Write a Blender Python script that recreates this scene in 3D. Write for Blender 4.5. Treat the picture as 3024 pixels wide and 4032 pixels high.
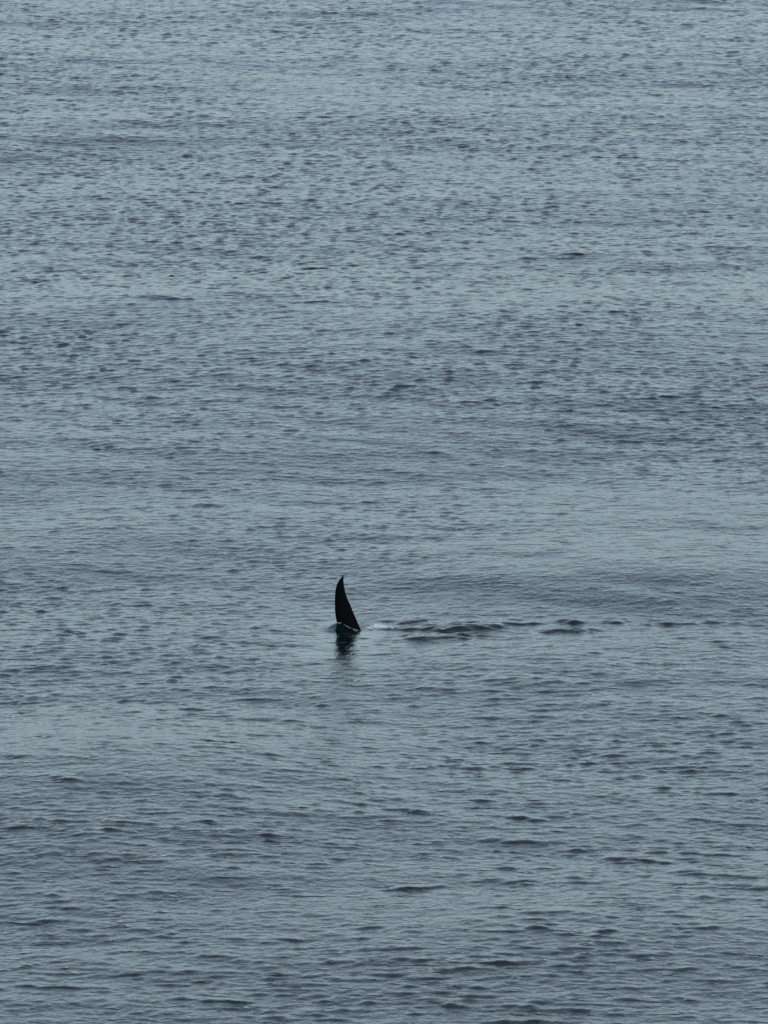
import bpy, bmesh, math
import numpy as np
from mathutils import Vector

for o in list(bpy.data.objects):
    bpy.data.objects.remove(o)
scene = bpy.context.scene
R = math.radians

# ------------------------------------------------------------------ camera
PW, PH = 3024.0, 4032.0            # size of the photograph in pixels
DIST = 250.0                       # slant distance to the animal (its fin is about 1.4 m tall)
SPX = 0.0068                       # metres per photo pixel at that distance
F = DIST / SPX                     # focal length in photo pixels
DEP = R(11.0)                      # depression of the line of sight to the fin's foot
FOOT = (1352.0, 2475.0)            # photo pixel of the fin's foot
CAM_H = DIST * math.sin(DEP)
CAM_Y = -DIST * math.cos(DEP)
PITCH = DEP - math.atan((FOOT[1] - PH / 2) / F)

cd = bpy.data.cameras.new('camera')
cam = bpy.data.objects.new('camera', cd)
scene.collection.objects.link(cam)
cam.location = (0, CAM_Y, CAM_H)
cam.rotation_euler = (R(90) - PITCH, 0, 0)
cd.sensor_fit = 'VERTICAL'
cd.sensor_height = 24.0
cd.lens = 24.0 * F / PH
cd.clip_start = 1.0
cd.clip_end = 60000.0
scene.camera = cam

def ground(px, py):
    """where the ray through a photo pixel meets still water (z = 0)"""
    u = (px - PW / 2) / F
    v = (py - PH / 2) / F
    c, s = math.cos(PITCH), math.sin(PITCH)
    dx, dy, dz = u, c - v * s, -s - v * c
    t = CAM_H / -dz
    return np.array([dx * t, CAM_Y + dy * t])

# ------------------------------------------------------------------ sky, sun, exposure
SUN_EL, SUN_AZ = R(62), R(125)      # high, to the viewer's side, behind cloud
w = bpy.data.worlds.new('World')
scene.world = w
w.use_nodes = True
nt = w.node_tree
bg = nt.nodes['Background']
sky = nt.nodes.new('ShaderNodeTexSky')
sky.sky_type = 'NISHITA'
sky.sun_disc = False
sky.sun_elevation = SUN_EL
sky.sun_rotation = SUN_AZ
sky.altitude = 0
sky.air_density = 1.0
sky.dust_density = 1.3
sky.ozone_density = 1.0
# an even veil of cloud takes most of the colour out of the sky
veil = nt.nodes.new('ShaderNodeHueSaturation')
veil.inputs['Saturation'].default_value = 0.45
tone = nt.nodes.new('ShaderNodeMix')
tone.data_type = 'RGBA'
tone.blend_type = 'MULTIPLY'
tone.inputs[0].default_value = 1.0
tone.inputs[7].default_value = (0.85, 1.0, 1.06, 1)
nt.links.new(sky.outputs[0], veil.inputs['Color'])
nt.links.new(veil.outputs[0], tone.inputs[6])
nt.links.new(tone.outputs[2], bg.inputs[0])
bg.inputs[1].default_value = 0.1

sd = bpy.data.lights.new('sun', 'SUN')
sd.energy = 0.5
sd.angle = R(30)
sd.color = (1.0, 0.98, 0.95)
sun = bpy.data.objects.new('sun', sd)
scene.collection.objects.link(sun)
sun.location = (0, 0, 80)
d = Vector((math.sin(SUN_AZ) * math.cos(SUN_EL), math.cos(SUN_AZ) * math.cos(SUN_EL), math.sin(SUN_EL)))
sun.rotation_euler = d.to_track_quat('Z', 'Y').to_euler()

scene.view_settings.view_transform = 'Standard'
scene.view_settings.look = 'None'
scene.view_settings.gamma = 1
scene.view_settings.use_curve_mapping = False
scene.view_settings.exposure = 1.15

# ------------------------------------------------------------------ materials
def material(name):
    m = bpy.data.materials.new(name)
    m.use_nodes = True
    return m, m.node_tree, m.node_tree.nodes['Principled BSDF']

def water_material():
    m, t, p = material('sea_water')
    p.inputs['Base Color'].default_value = (0.0018, 0.0045, 0.006, 1)
    p.inputs['Roughness'].default_value = 0.07
    p.inputs['IOR'].default_value = 1.333
    geo = t.nodes.new('ShaderNodeNewGeometry')
    mp = t.nodes.new('ShaderNodeMapping')
    mp.inputs['Scale'].default_value = (6.0, 3.2, 4.0)
    mp.inputs['Rotation'].default_value = (0, 0, R(14))
    t.links.new(geo.outputs['Position'], mp.inputs['Vector'])
    n1 = t.nodes.new('ShaderNodeTexNoise')
    n1.inputs['Scale'].default_value = 1.0
    n1.inputs['Detail'].default_value = 4.0
    n1.inputs['Roughness'].default_value = 0.62
    t.links.new(mp.outputs[0], n1.inputs['Vector'])
    b1 = t.nodes.new('ShaderNodeBump')
    b1.inputs['Strength'].default_value = 1.0
    b1.inputs['Distance'].default_value = 0.037
    t.links.new(n1.outputs[0], b1.inputs['Height'])
    ru = t.nodes.new('ShaderNodeAttribute')
    ru.attribute_name = 'ruffle'
    t.links.new(ru.outputs['Fac'], b1.inputs['Strength'])
    # sparse short wavelets, steep enough to show the dark water below
    mp2 = t.nodes.new('ShaderNodeMapping')
    mp2.inputs['Scale'].default_value = (1.15, 3.0, 1.0)
    mp2.inputs['Rotation'].default_value = (0, 0, R(-5))
    t.links.new(geo.outputs['Position'], mp2.inputs['Vector'])
    n2 = t.nodes.new('ShaderNodeTexNoise')
    n2.inputs['Scale'].default_value = 1.0
    n2.inputs['Detail'].default_value = 3.0
    n2.inputs['Roughness'].default_value = 0.55
    n2.inputs['Distortion'].default_value = 0.4
    t.links.new(mp2.outputs[0], n2.inputs['Vector'])
    r2 = t.nodes.new('ShaderNodeMapRange')
    r2.interpolation_type = 'SMOOTHSTEP'
    r2.inputs['From Min'].default_value = 0.56
    r2.inputs['From Max'].default_value = 0.80
    t.links.new(n2.outputs[0], r2.inputs['Value'])
    b2 = t.nodes.new('ShaderNodeBump')
    b2.inputs['Strength'].default_value = 1.0
    b2.inputs['Distance'].default_value = 0.05
    t.links.new(r2.outputs[0], b2.inputs['Height'])
    t.links.new(b1.outputs[0], b2.inputs['Normal'])
    mp3 = t.nodes.new('ShaderNodeMapping')
    mp3.inputs['Scale'].default_value = (1.6, 2.4, 1.0)
    t.links.new(geo.outputs['Position'], mp3.inputs['Vector'])
    n3 = t.nodes.new('ShaderNodeTexNoise')
    n3.inputs['Scale'].default_value = 1.0
    n3.inputs['Detail'].default_value = 3.0
    t.links.new(mp3.outputs[0], n3.inputs['Vector'])
    be = t.nodes.new('ShaderNodeAttribute')
    be.attribute_name = 'beyond'
    b3 = t.nodes.new('ShaderNodeBump')
    b3.inputs['Distance'].default_value = 0.105
    t.links.new(be.outputs['Fac'], b3.inputs['Strength'])
    t.links.new(n3.outputs[0], b3.inputs['Height'])
    t.links.new(b2.outputs[0], b3.inputs['Normal'])
    t.links.new(b3.outputs[0], p.inputs['Normal'])
    return m

def skin_material(name, col, rough):
    m, t, p = material(name)
    tc = t.nodes.new('ShaderNodeTexCoord')
    n = t.nodes.new('ShaderNodeTexNoise')
    n.inputs['Scale'].default_value = 5.0
    n.inputs['Detail'].default_value = 5.0
    t.links.new(tc.outputs['Object'], n.inputs['Vector'])
    r = t.nodes.new('ShaderNodeValToRGB')
    r.color_ramp.elements[0].position = 0.3
    r.color_ramp.elements[1].position = 0.75
    r.color_ramp.elements[0].color = tuple(c * 0.7 for c in col) + (1,)
    r.color_ramp.elements[1].color = tuple(min(1, c * 1.25) for c in col) + (1,)
    t.links.new(n.outputs[0], r.inputs[0])
    t.links.new(r.outputs[0], p.inputs['Base Color'])
    p.inputs['Roughness'].default_value = rough
    p.inputs['Specular IOR Level'].default_value = 0.06
    b = t.nodes.new('ShaderNodeBump')
    b.inputs['Strength'].default_value = 0.2
    b.inputs['Distance'].default_value = 0.02
    t.links.new(n.outputs[0], b.inputs['Height'])
    t.links.new(b.outputs[0], p.inputs['Normal'])
    return m

def foam_sheen_material():
    m, t, p = material('foam')  # this pale colour also serves the painted sheen at the fin
    p.inputs['Base Color'].default_value = (0.6, 0.63, 0.64, 1)
    p.inputs['Roughness'].default_value = 0.6
    p.inputs['Subsurface Weight'].default_value = 0.2
    p.inputs['Subsurface Radius'].default_value = (0.02, 0.02, 0.02)
    return m

# ------------------------------------------------------------------ the sea: one sheet of real waves
FOOT_X, FOOT_Y = ground(*FOOT)
DX, DY = 0.095, 0.075
NX, NY = 640, 3072                                # the wave field is 58 m by 230 m
X0, X1 = -21.0, 21.0
Y0, Y1 = -56.0, 150.0

def wave_band(lmin, lmax, wind, spread, slope, seed, both=0.15):
    """random waves with lengths lmin..lmax metres and a given rms slope: height and crest-sharpening shifts"""
    rng = np.random.default_rng(seed)
    kx = 2 * np.pi * np.fft.fftfreq(NX, DX)[None, :]
    ky = 2 * np.pi * np.fft.fftfreq(NY, DY)[:, None]
    k = np.sqrt(kx ** 2 + ky ** 2)
    k[0, 0] = 1e-6
    c = (kx * math.cos(wind) + ky * math.sin(wind)) / k
    D = np.where(c > 0, 1.0, both) * np.abs(c) ** spread + 0.03
    k0, k1 = 2 * np.pi / lmax, 2 * np.pi / lmin
    band = 1 / (1 + (k0 / k) ** 8) / (1 + (k / k1) ** 8)
    amp = np.sqrt(D * band) / k ** 2
    amp[0, 0] = 0
    H = amp * (rng.normal(size=k.shape) + 1j * rng.normal(size=k.shape))
    h = np.fft.ifft2(H).real
    sx = np.fft.ifft2(1j * kx * H).real
    sy = np.fft.ifft2(1j * ky * H).real
    s = slope / math.sqrt((sx ** 2 + sy ** 2).mean())
    cx = np.fft.ifft2(-1j * kx / k * H).real
    cy = np.fft.ifft2(-1j * ky / k * H).real
    return h * s, cx * s, cy * s

def gust_map(seed, lx, ly):
    rng = np.random.default_rng(seed)
    kx = 2 * np.pi * np.fft.fftfreq(NX, DX)[None, :]
    ky = 2 * np.pi * np.fft.fftfreq(NY, DY)[:, None]
    g = np.fft.ifft2(np.fft.fft2(rng.normal(size=(NY, NX))) * np.exp(-(kx * lx) ** 2 / 4 - (ky * ly) ** 2 / 4)).real
    return g / g.std()

# ruffled (+) and smoother (-) stretches of water: view pixel, half length, half depth, strength
GUSTS = [(500, 880, 14, 16, .30), (1400, 880, 8, 12, .25), (1200, 1230, 9, 10, -.30), (300, 1150, 8, 9, -.25), (800, 250, 20, 40, .08),
         (900, 1850, 14, 7, .38), (800, 2130, 14, 8, .42), (330, 1580, 6, 5, .28), (1000, 1500, 6, 6, -.25), (700, 600, 16, 9, .2)]

def NORM(y):
    return np.clip((y - 20.0) / 60.0, -1.0, 1.6)

def build_sea(mat):
    toward = R(-90)
    swell = wave_band(9, 26, toward + R(22), 4, 0.018, 3)
    chop = wave_band(0.9, 5.0, toward + R(-16), 4, 0.028, 5)
    rip = wave_band(0.20, 0.55, toward + R(8), 2.5, 0.095, 7)
    # rare steeper crests among low ripples
    n = rip[0] / rip[0].std()
    rip = (rip[0].std() * (np.exp(0.4 * np.clip(n, -4, 3.2)) - 1.08) * 2.0, rip[1], rip[2])
    gust = np.clip(1.0 + 0.16 * gust_map(11, 9, 12) + 0.16 * gust_map(12, 3.0, 3.0), 0.4, 1.6)
    far = 0.12 * NORM(np.arange(NY) * DY + Y0)[:, None]
    wx, wy = np.meshgrid(np.arange(NX) * DX + X0, np.arange(NY) * DY + Y0)
    for x, y, lx, ly, a in GUSTS:
        c = ground(x * PW / 1659, y * PW / 1659)
        gust = gust + a * np.exp(-((wx - c[0]) / lx) ** 2 - ((wy - c[1]) / ly) ** 2)
    gust = np.clip(gust + far, 0.35, 1.9)
    gust2 = np.clip(1.0 + 0.25 * gust_map(13, 12, 10), 0.5, 1.6)

    ncx, ncy = int((X1 - X0) / DX), int((Y1 - Y0) / DY)
    xs = X0 + DX * np.arange(ncx + 1)
    ys = Y0 + DY * np.arange(ncy + 1)
    sl = (slice(0, ncy + 1), slice(0, ncx + 1))
    gx, gy = np.meshgrid(xs, ys)

    # the animal's own disturbance: calmer water by the fin, a bow mound, broken wake
    rx, ry = gx - FOOT_X, gy - FOOT_Y
    calm = 1 - 0.68 * np.exp(-((rx / 1.6) ** 2 + ((ry + 2.5) / 4.0) ** 2))
    e = lambda i: swell[i][sl] + chop[i][sl] * gust2[sl] * (0.5 + 0.5 * calm) + rip[i][sl] * (gust[sl] + 0.14 * np.clip((gy - 15.0) / 90.0, 0, 1.2)) * calm
    h, cx, cy = e(0), e(1), e(2)
    here = np.exp(-((rx / 1.2) ** 2 + (ry / 2.5) ** 2))
    ci, cj = int(round((FOOT_Y - Y0) / DY)), int(round((FOOT_X - X0) / DX))
    h = h - h[ci, cj] * np.exp(-((rx / 3.0) ** 2 + (ry / 6.0) ** 2))
    h *= 1 - 0.5 * here
    wl = wavelets(xs, ys, gust[sl])
    h += WAKE(rx, ry, gx, gy) + SWELL(gx, gy) + wl

    edge = np.ones_like(h)
    for q in (gx - X0, X1 - gx, gy - Y0, Y1 - gy):
        edge *= np.clip(q / 4.0, 0, 1) ** 2 * (3 - 2 * np.clip(q / 4.0, 0, 1))
    px = gx + 0.9 * cx * edge
    py = gy + (0.9 * cy - 1.1 * np.minimum(wl, 0.045)) * edge      # wavelets lean forward
    pz = h * edge

    # ring of ever larger cells out to the horizon
    out = np.cumsum(0.25 * 1.55 ** np.arange(26))
    out = out[out < 26000]
    ex = np.concatenate([X0 - out[::-1], xs, xs[-1] + out])
    ey = np.concatenate([Y0 - out[::-1], ys, ys[-1] + out])
    AX, AY = np.meshgrid(ex, ey)
    AZ = np.zeros_like(AX)
    n = len(out)
    box = (slice(n, n + len(ys)), slice(n, n + len(xs)))
    AX[box], AY[box], AZ[box] = px, py, pz
    co = np.stack([AX, AY, AZ], -1).reshape(-1, 3).astype(np.float32)
    W, Hh = len(ex), len(ey)
    idx = np.arange(W * Hh, dtype=np.int32).reshape(Hh, W)
    quads = np.stack([idx[:-1, :-1], idx[:-1, 1:], idx[1:, 1:], idx[1:, :-1]], -1).reshape(-1, 4)
    me = bpy.data.meshes.new('sea')
    me.vertices.add(len(co))
    me.vertices.foreach_set('co', co.ravel())
    me.loops.add(quads.size)
    me.loops.foreach_set('vertex_index', quads.ravel())
    me.polygons.add(len(quads))
    me.polygons.foreach_set('loop_start', np.arange(0, quads.size, 4, dtype=np.int32))
    me.polygons.foreach_set('use_smooth', np.ones(len(quads), dtype=bool))
    me.update(calc_edges=True)
    ruffle = np.ones(AX.shape, dtype=np.float32)
    ruffle[box] = 1 - 0.65 * np.exp(-((rx / 1.3) ** 2 + ((ry + 2.0) / 3.5) ** 2))       # slick water shed by the animal
    at = me.attributes.new('ruffle', 'FLOAT', 'POINT')
    at.data.foreach_set('value', ruffle.ravel())
    beyond = np.ones(AX.shape, dtype=np.float32)
    beyond[box] = 1 - edge                       # past the modelled waves their relief goes on in the material
    at = me.attributes.new('beyond', 'FLOAT', 'POINT')
    at.data.foreach_set('value', beyond.ravel())
    me.materials.append(mat)
    o = bpy.data.objects.new('sea', me)
    scene.collection.objects.link(o)
    o['kind'] = 'structure'
    o['label'] = 'rippled blue grey sea under an overcast sky'
    def level(x, y):
        fx, fy = (x - X0) / DX, (y - Y0) / DY
        i, j = int(fx), int(fy)
        u, v = fx - i, fy - j
        return float((pz[j, i] * (1 - u) + pz[j, i + 1] * u) * (1 - v) + (pz[j + 1, i] * (1 - u) + pz[j + 1, i + 1] * u) * v)
    return level

# wake: photo pixel x and its spread, from y, to y, number, height (m)
PACKS = [
    (1640, 45, 2442, 2462, 12, .045), (1700, 50, 2472, 2490, 12, .045), (1820, 65, 2456, 2496, 46, .058), (1930, 50, 2454, 2488, 30, .054),
    (2060, 60, 2452, 2474, 9, .035), (1640, 80, 2512, 2534, 14, .032), (1790, 50, 2516, 2532, 8, .035), (2262, 22, 2458, 2470, 5, .042),
    (2400, 35, 2458, 2472, 6, .045), (2200, 60, 2496, 2508, 6, .035), (2330, 40, 2492, 2500, 4, .040), (2560, 50, 2468, 2478, 5, .040),
    (2650, 25, 2464, 2472, 3, .045), (2830, 40, 2462, 2470, 4, .045), (1550, 25, 2474, 2484, 4, .030), (1380, 30, 2506, 2520, 3, .025),
]

# other single wavelets that stand out in the photograph (pixels of a 1659 x 2212 view of it)
MARKS = [(1140, 566, .35, .5, .09), (1245, 557, .20, .3, .10), (690, 593, .35, .3, .09), (345, 684, .70, .7, .09), (55, 620, .25, .3, .07),
         (790, 824, .50, .6, .08), (1050, 803, .45, .3, .07), (470, 836, .35, .3, .08), (330, 890, .35, .3, .07), (1010, 900, .40, .3, .07),
         (450, 1106, .60, .6, .09), (1040, 1062, .60, .5, .08), (1500, 1126, .40, .4, .08), (1130, 1777, .36, .36, .13), (885, 1770, .40, .25, .09),
         (1370, 1864, .55, .3, .10), (895, 1929, .45, .25, .11), (1310, 2027, .22, .25, .10), (1630, 1931, .25, .22, .08), (975, 2172, .35, .32, .10),
         (30, 1822, .25, .22, .08), (490, 1755, .28, .22, .08), (645, 1786, .35, .35, .08), (1520, 2020, .35, .3, .08), (240, 1240, .4, .3, .05),
         (1440, 885, .4, .3, .07), (940, 995, .3, .3, .06), (1120, 1668, .3, .25, .06), (1080, 2075, .4, .3, .07), (150, 2140, .3, .3, .08)]

def one_wavelet(z, xs, ys, cx, cy, lx, ly, a, tilt, wob):
    i0, i1 = np.searchsorted(xs, (cx - 2.6 * lx, cx + 2.6 * lx))
    j0, j1 = np.searchsorted(ys, (cy - 3 * ly - .3, cy + 7 * ly + .3))
    if i1 <= i0 or j1 <= j0:
        return
    ax = (xs[i0:i1] - cx)[None, :]
    ay = (ys[j0:j1] - cy)[:, None] + tilt * ax + wob * np.sin(ax * 7.0 + cx * 9) + wob * 0.6 * np.sin(ax * 17.0 + cy * 7)
    prof = np.where(ay < 0, np.exp(-(ay / ly) ** 2), np.exp(-(ay / (2.6 * ly)) ** 2))
    z[j0:j1, i0:i1] += a * prof * np.exp(-(ax / lx) ** 2)

def wavelets(xs, ys, gust):
    """small steep-fronted wavelets scattered over the sea, more of them where the gusts are"""
    rng = np.random.default_rng(17)
    z = np.zeros((len(ys), len(xs)))
    n = 14000
    for _ in range(n):
        cx, cy = rng.uniform(xs[0], xs[-1]), rng.uniform(ys[0], ys[-1])
        g = gust[int((cy - ys[0]) / DY), int((cx - xs[0]) / DX)]
        near = min(1.0, max(0.0, (25.0 - cy) / 60.0))          # larger wind waves nearer the shore
        if rng.uniform() > (0.40 + 0.26 * near) * g ** 3:
            continue
        if abs(cx - FOOT_X) < 0.9 and -6 < cy - FOOT_Y < 1.5:
            continue
        q = min(rng.pareto(3.0), 2.2)
        ly = 0.06 + 0.025 * q + 0.02 * rng.uniform()
        one_wavelet(z, xs, ys, cx, cy, (0.10 + 0.26 * q + 0.15 * rng.uniform()) * (0.45 + 0.85 * near), ly, (0.006 + 0.030 * rng.uniform() ** 1.5 * (1 + 0.3 * q)) * (0.24 + 0.70 * near), rng.normal() * 0.15 + 0.03, 0.03)
    for x, y, lx, ly, a in MARKS:
        c = ground(x * PW / 1659, y * PW / 1659)
        one_wavelet(z, xs, ys, c[0], c[1], lx * 1.15, ly * 0.38, a * (0.68 if a >= 0.09 else 0.5), rng.normal() * 0.2, 0.06)
    # churned water along the wake: packs of short steep wavelets (photo pixels)
    for x, sx, y0, y1, n, a in PACKS:
        for _ in range(int(n * 2.4)):
            c = ground(rng.normal(x, sx), rng.uniform(y0, y1))
            one_wavelet(z, xs, ys, c[0], c[1], rng.uniform(.08, .26), rng.uniform(.045, .07), a * rng.uniform(.3, 1.0) * (1.0 if x < 2300 else 0.6), rng.normal() * 0.2, 0.04)
    return 0.075 * np.tanh(z / 0.075)

def SWELL(gx, gy):
    """broad low swells: (view pixel of the crest), half length, half depth, height"""
    z = np.zeros_like(gx)
    for x, y, lx, ly, a in ((230, 1695, 8.0, 7.5, .62), (1400, 1285, 9.0, 7.5, .66), (830, 725, 18.0, 12.5, .74), (300, 1010, 9, 7, .2), (1300, 1880, 6.0, 6.0, .10), (300, 1180, 6, 7, .12)):
        c = ground(x * PW / 1659, y * PW / 1659)
        dy = np.where(gy < c[1], (gy - c[1]) / 1.6, gy - c[1])      # long front, shorter back
        z += a * np.exp(-((gx - c[0]) / lx) ** 2 - (dy / ly) ** 2)
    f = ground(*FOOT)
    k = int(np.argmin(np.abs(gy[:, 0] - f[1]))), int(np.argmin(np.abs(gx[0] - f[0])))
    z = z * (1 - 0.85 * np.exp(-((gy - f[1]) / 6.0) ** 2) / (1 + np.exp(-(gx - f[0] + 2.0) / 1.5)))
    return z - z[k] * np.exp(-((gx - f[0]) / 6) ** 2 - ((gy - f[1]) / 12) ** 2)

def WAKE(rx, ry, gx, gy):
    z = np.zeros_like(rx)
    # water heaped up against the leading edge of the fin, sucked down behind it
    z += 0.17 * np.exp(-(((rx + 0.14) / 0.30) ** 2 + ((ry + 0.10) / 0.50) ** 2))
    # the tail stock pushes up the surface behind the fin
    for px, py, lx, ly, a in ((1650, 2462, .45, .6, .045), (1850, 2478, .95, .7, .11), (1690, 2522, .9, .6, .035), (2262, 2464, .28, .32, .03), (2230, 2502, .8, .35, .04)):
        c = ground(px, py)
        z += a * np.exp(-((gx - c[0]) / lx) ** 2 - ((gy - c[1]) / ly) ** 2)
    z -= 0.06 * np.exp(-(((rx - 0.50) / 0.30) ** 2 + (ry / 0.6) ** 2))
    return z

sea_z = build_sea(water_material())

# ------------------------------------------------------------------ the orca: one continuous body, swimming to the left
# fin outline, from an enlarged view: 1 unit = SPX / 4.608 metres; origin at its foot
Q = SPX / 4.608
def fin_pt(x, y):
    return ((x - (FOOT[0] - 1200) * 4.608) * Q, -(y - (FOOT[1] - 2200) * 4.608) * Q / math.cos(DEP))
LEAD = [(702, 298), (668, 340), (634, 378), (612, 405), (583, 465), (566, 530), (554, 600), (547, 690), (545, 780),
        (546, 870), (550, 960), (560, 1050), (572, 1110), (582, 1170), (588, 1230), (570, 1330), (500, 1430), (380, 1530), (250, 1600)]
TRAIL = [(709, 298), (704, 360), (703, 410), (712, 480), (725, 550), (741, 620), (766, 695), (796, 770), (829, 840),
         (861, 920), (893, 1000), (927, 1080), (958, 1150), (987, 1220), (1030, 1298), (1095, 1380), (1180, 1450), (1290, 1530), (1400, 1600)]

def tube(name, rings):
    bm = bmesh.new()
    vs = [[bm.verts.new(p) for p in r] for r in rings]
    for a, b in zip(vs, vs[1:]):
        n = len(a)
        for i in range(n):
            bm.faces.new((a[i], a[(i + 1) % n], b[(i + 1) % n], b[i]))
    bm.faces.new(vs[0][::-1])
    bm.faces.new(vs[-1])
    bmesh.ops.recalc_face_normals(bm, faces=bm.faces)
    me = bpy.data.meshes.new(name)
    bm.to_mesh(me)
    bm.free()
    o = bpy.data.objects.new(name, me)
    scene.collection.objects.link(o)
    return o

def blade(name, lead, trail, thick, axis_map, n=20):
    """a fin: a lens section between leading and trailing points at each station"""
    rings = []
    for i, (a, b) in enumerate(zip(lead, trail)):
        a, b = Vector(a), Vector(b)
        ring = []
        for j in range(n):
            t = 2 * math.pi * j / n
            f = 0.5 - 0.5 * math.cos(t)                      # 0 leading .. 1 trailing
            th = thick(i) * (0.95 * math.sqrt(max(f, 0)) * (1 - f) * 1.6 + 0.03) * (1 if math.sin(t) >= 0 else -1)
            if j in (0, n // 2):
                th = 0
            p = a.lerp(b, f)
            ring.append(axis_map(p, th))
        rings.append(ring)
    return tube(name, rings)

def build_orca():
    zc = -1.02
    # stations along the body, snout first: x, half width, half height, centre height offset
    ST = [(-3.05, 0.05, 0.05, -0.10), (-2.98, 0.20, 0.18, -0.09), (-2.75, 0.36, 0.32, -0.06), (-2.4, 0.50, 0.46, -0.03),
          (-1.9, 0.60, 0.57, 0.0), (-1.2, 0.67, 0.64, 0.02), (-0.4, 0.70, 0.67, 0.03), (0.4, 0.68, 0.66, 0.02),
          (1.2, 0.58, 0.58, 0.0), (2.0, 0.42, 0.45, -0.03), (2.7, 0.26, 0.32, -0.06), (3.2, 0.15, 0.21, -0.08),
          (3.6, 0.09, 0.13, -0.09), (3.85, 0.07, 0.07, -0.09)]
    rings = []
    for x, hw, hh, dz in ST:
        rings.append([(x, hw * math.cos(t), zc + dz + hh * math.sin(t)) for t in np.linspace(0, 2 * math.pi, 25)[:-1]])
    body = tube('orca', rings)
    mod = body.modifiers.new('s', 'SUBSURF')
    mod.levels = mod.render_levels = 1
    LE = [fin_pt(*p) for p in LEAD]
    TR = [fin_pt(*p) for p in TRAIL]
    n = len(LE)
    fin = blade('fin', [(x, 0, z) for x, z in LE], [(x, 0, z) for x, z in TR],
                lambda i: 0.012 + 0.10 * (i / (n - 1)) ** 0.8, lambda p, th: (p.x, p.y + th, p.z))
    cut = [fin]
    for s in (-1, 1):
        le = [(-1.75 + 0.5 * u ** 1.4, s * (0.35 + 1.15 * u), -1.35 - 0.45 * u) for u in np.linspace(0, 1, 8)]
        wd = [0.42, 0.52, 0.58, 0.60, 0.58, 0.50, 0.36, 0.12]
        tr = [(x + wv, y, z) for (x, y, z), wv in zip(le, wd)]
        cut.append(blade('flipper', le, tr, lambda i: 0.10 - 0.011 * i, lambda p, th: (p.x, p.y, p.z + th)))
        le = [(3.45 + 0.75 * u ** 1.2, s * (0.0 + 1.0 * u) - s * 0.02, -1.10) for u in np.linspace(0, 1, 8)]
        wd = [0.62, 0.60, 0.56, 0.49, 0.40, 0.29, 0.17, 0.05]
        tr = [(x + wv, y, z) for (x, y, z), wv in zip(le, wd)]
        cut.append(blade('fluke', le, tr, lambda i: 0.09 - 0.010 * i, lambda p, th: (p.x, p.y, p.z + th)))
    for c in cut:
        b = body.modifiers.new('u', 'BOOLEAN')
        b.operation = 'UNION'
        b.solver = 'EXACT'
        b.object = c
    dg = bpy.context.evaluated_depsgraph_get()
    me = bpy.data.meshes.new_from_object(body.evaluated_get(dg))
    for c in cut:
        bpy.data.objects.remove(c)
    body.modifiers.clear()
    body.data = me
    me.name = 'orca'
    me.materials.clear()
    me.materials.append(skin_material('black_skin', (0.002, 0.0022, 0.0026), 0.5))
    me.materials.append(skin_material('white_skin', (0.75, 0.75, 0.72), 0.4))
    me.materials.append(skin_material('grey_saddle', (0.12, 0.12, 0.13), 0.4))
    for p in me.polygons:
        c = p.center
        m = 0
        if c.z < zc - 0.38 and -2.8 < c.x < 1.5 and abs(c.y) < 0.5:
            m = 1
        elif abs(c.y) > 0.3 and ((c.x + 2.15) / 0.38) ** 2 + ((c.z - zc - 0.22) / 0.14) ** 2 < 1:
            m = 1
        elif c.z > zc + 0.35 and c.z < -0.36 and 0.6 < c.x < 1.5:
            m = 2
        p.material_index = m
        p.use_smooth = True
    try:
        me.set_sharp_from_angle(angle=R(50))
    except Exception:
        pass
    body.location = (FOOT_X, FOOT_Y, 0)
    body['label'] = 'black orca swimming just under the surface with only its tall curved dorsal fin showing'
    body['category'] = 'orca'
    return body

orca = build_orca()

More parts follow.
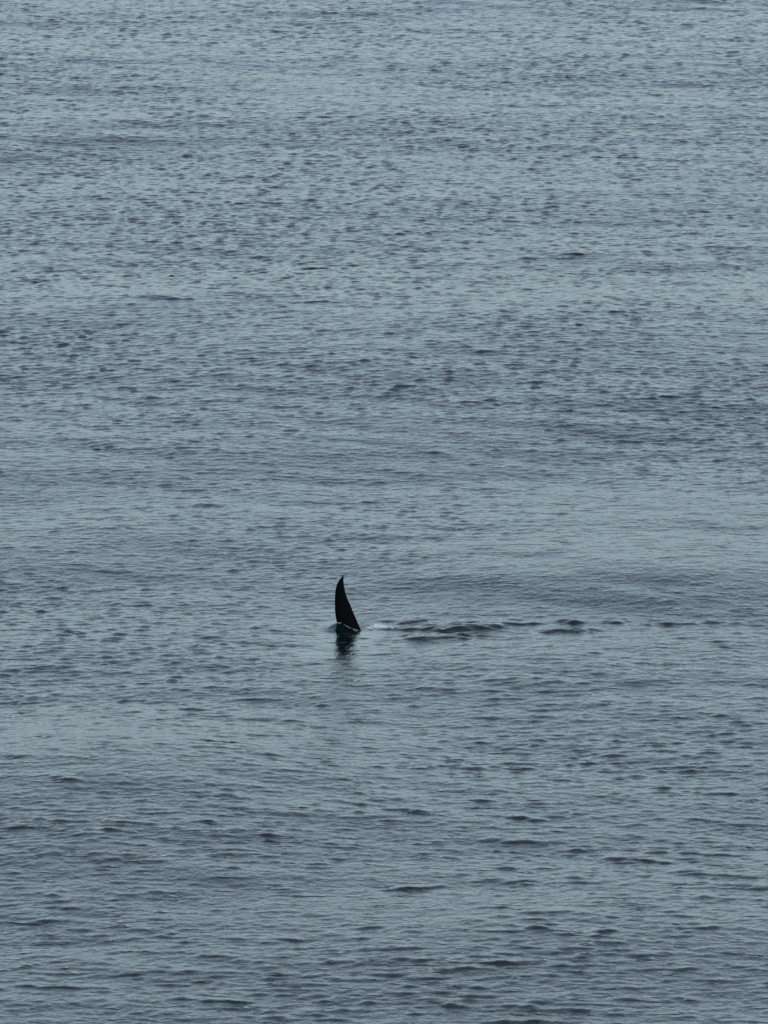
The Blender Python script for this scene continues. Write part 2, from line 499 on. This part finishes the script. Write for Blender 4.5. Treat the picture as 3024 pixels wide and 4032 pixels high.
# ------------------------------------------------------------------ foam, and the painted sky sheen at the fin's waterline
def foam_sheen_blob(bm, x, y, z, r, rng):
    vs = bmesh.ops.create_icosphere(bm, subdivisions=1, radius=r)['verts']
    s = Vector((rng.uniform(0.8, 1.9), rng.uniform(0.8, 1.5), rng.uniform(0.5, 0.9)))
    for v in vs:
        v.co = Vector((v.co.x * s.x, v.co.y * s.y, v.co.z * s.z)) * rng.uniform(0.85, 1.15) + Vector((x, y, z))

def foam_sheen_object(name, pts, mat, label):
    rng = np.random.default_rng(21)
    bm = bmesh.new()
    for x, y, z, r in pts:
        foam_sheen_blob(bm, x, y, z, r, rng)
    me = bpy.data.meshes.new(name)
    bm.to_mesh(me)
    bm.free()
    for p in me.polygons:
        p.use_smooth = True
    me.materials.append(mat)
    o = bpy.data.objects.new(name, me)
    scene.collection.objects.link(o)
    o['kind'] = 'stuff'
    o['label'] = label
    o['category'] = 'foam'
    return o

fm = foam_sheen_material()
rng = np.random.default_rng(9)
pts = []
for (px, py, sx, sy, n) in ((1486, 2467, 0.11, 0.14, 230), (1462, 2472, 0.10, 0.10, 60), (1514, 2472, 0.10, 0.10, 60), (1490, 2470, 0.2, 0.2, 30)):
    c = ground(px, py)
    for _ in range(n):
        x, y = c[0] + sx * rng.normal(), c[1] + sy * rng.normal()
        pts.append((x, y, sea_z(x, y) + rng.uniform(0.004, 0.028), rng.uniform(0.005, 0.015)))
foam_sheen_object('foam', pts, fm, 'small patch of white foam trailing behind the dorsal fin')

pts = []  # pale blobs paint the sky's reflection in the steep water at the fin
for u in np.linspace(0, 1, 520):
    x = FOOT_X + (588 - 700) * Q + u * (1030 - 588) * Q
    th = 0.02 + 0.07 * math.sin(math.pi * min(1, 0.15 + 0.85 * u))
    y = FOOT_Y - th - 0.06 * max(0.0, math.sin(u * 15 + 0.5) * math.sin(u * 31)) + 0.03 * rng.normal()
    if math.sin(u * 19) + math.sin(u * 47 + 1) + 0.8 * rng.normal() < 0.0:
        continue
    pts.append((x, y, sea_z(x, y) + rng.uniform(-0.010, 0.012), rng.uniform(0.002, 0.0048)))
foam_sheen_object('foam', pts, fm, 'thin pale line painted as sky reflection along the waterline of the dorsal fin')
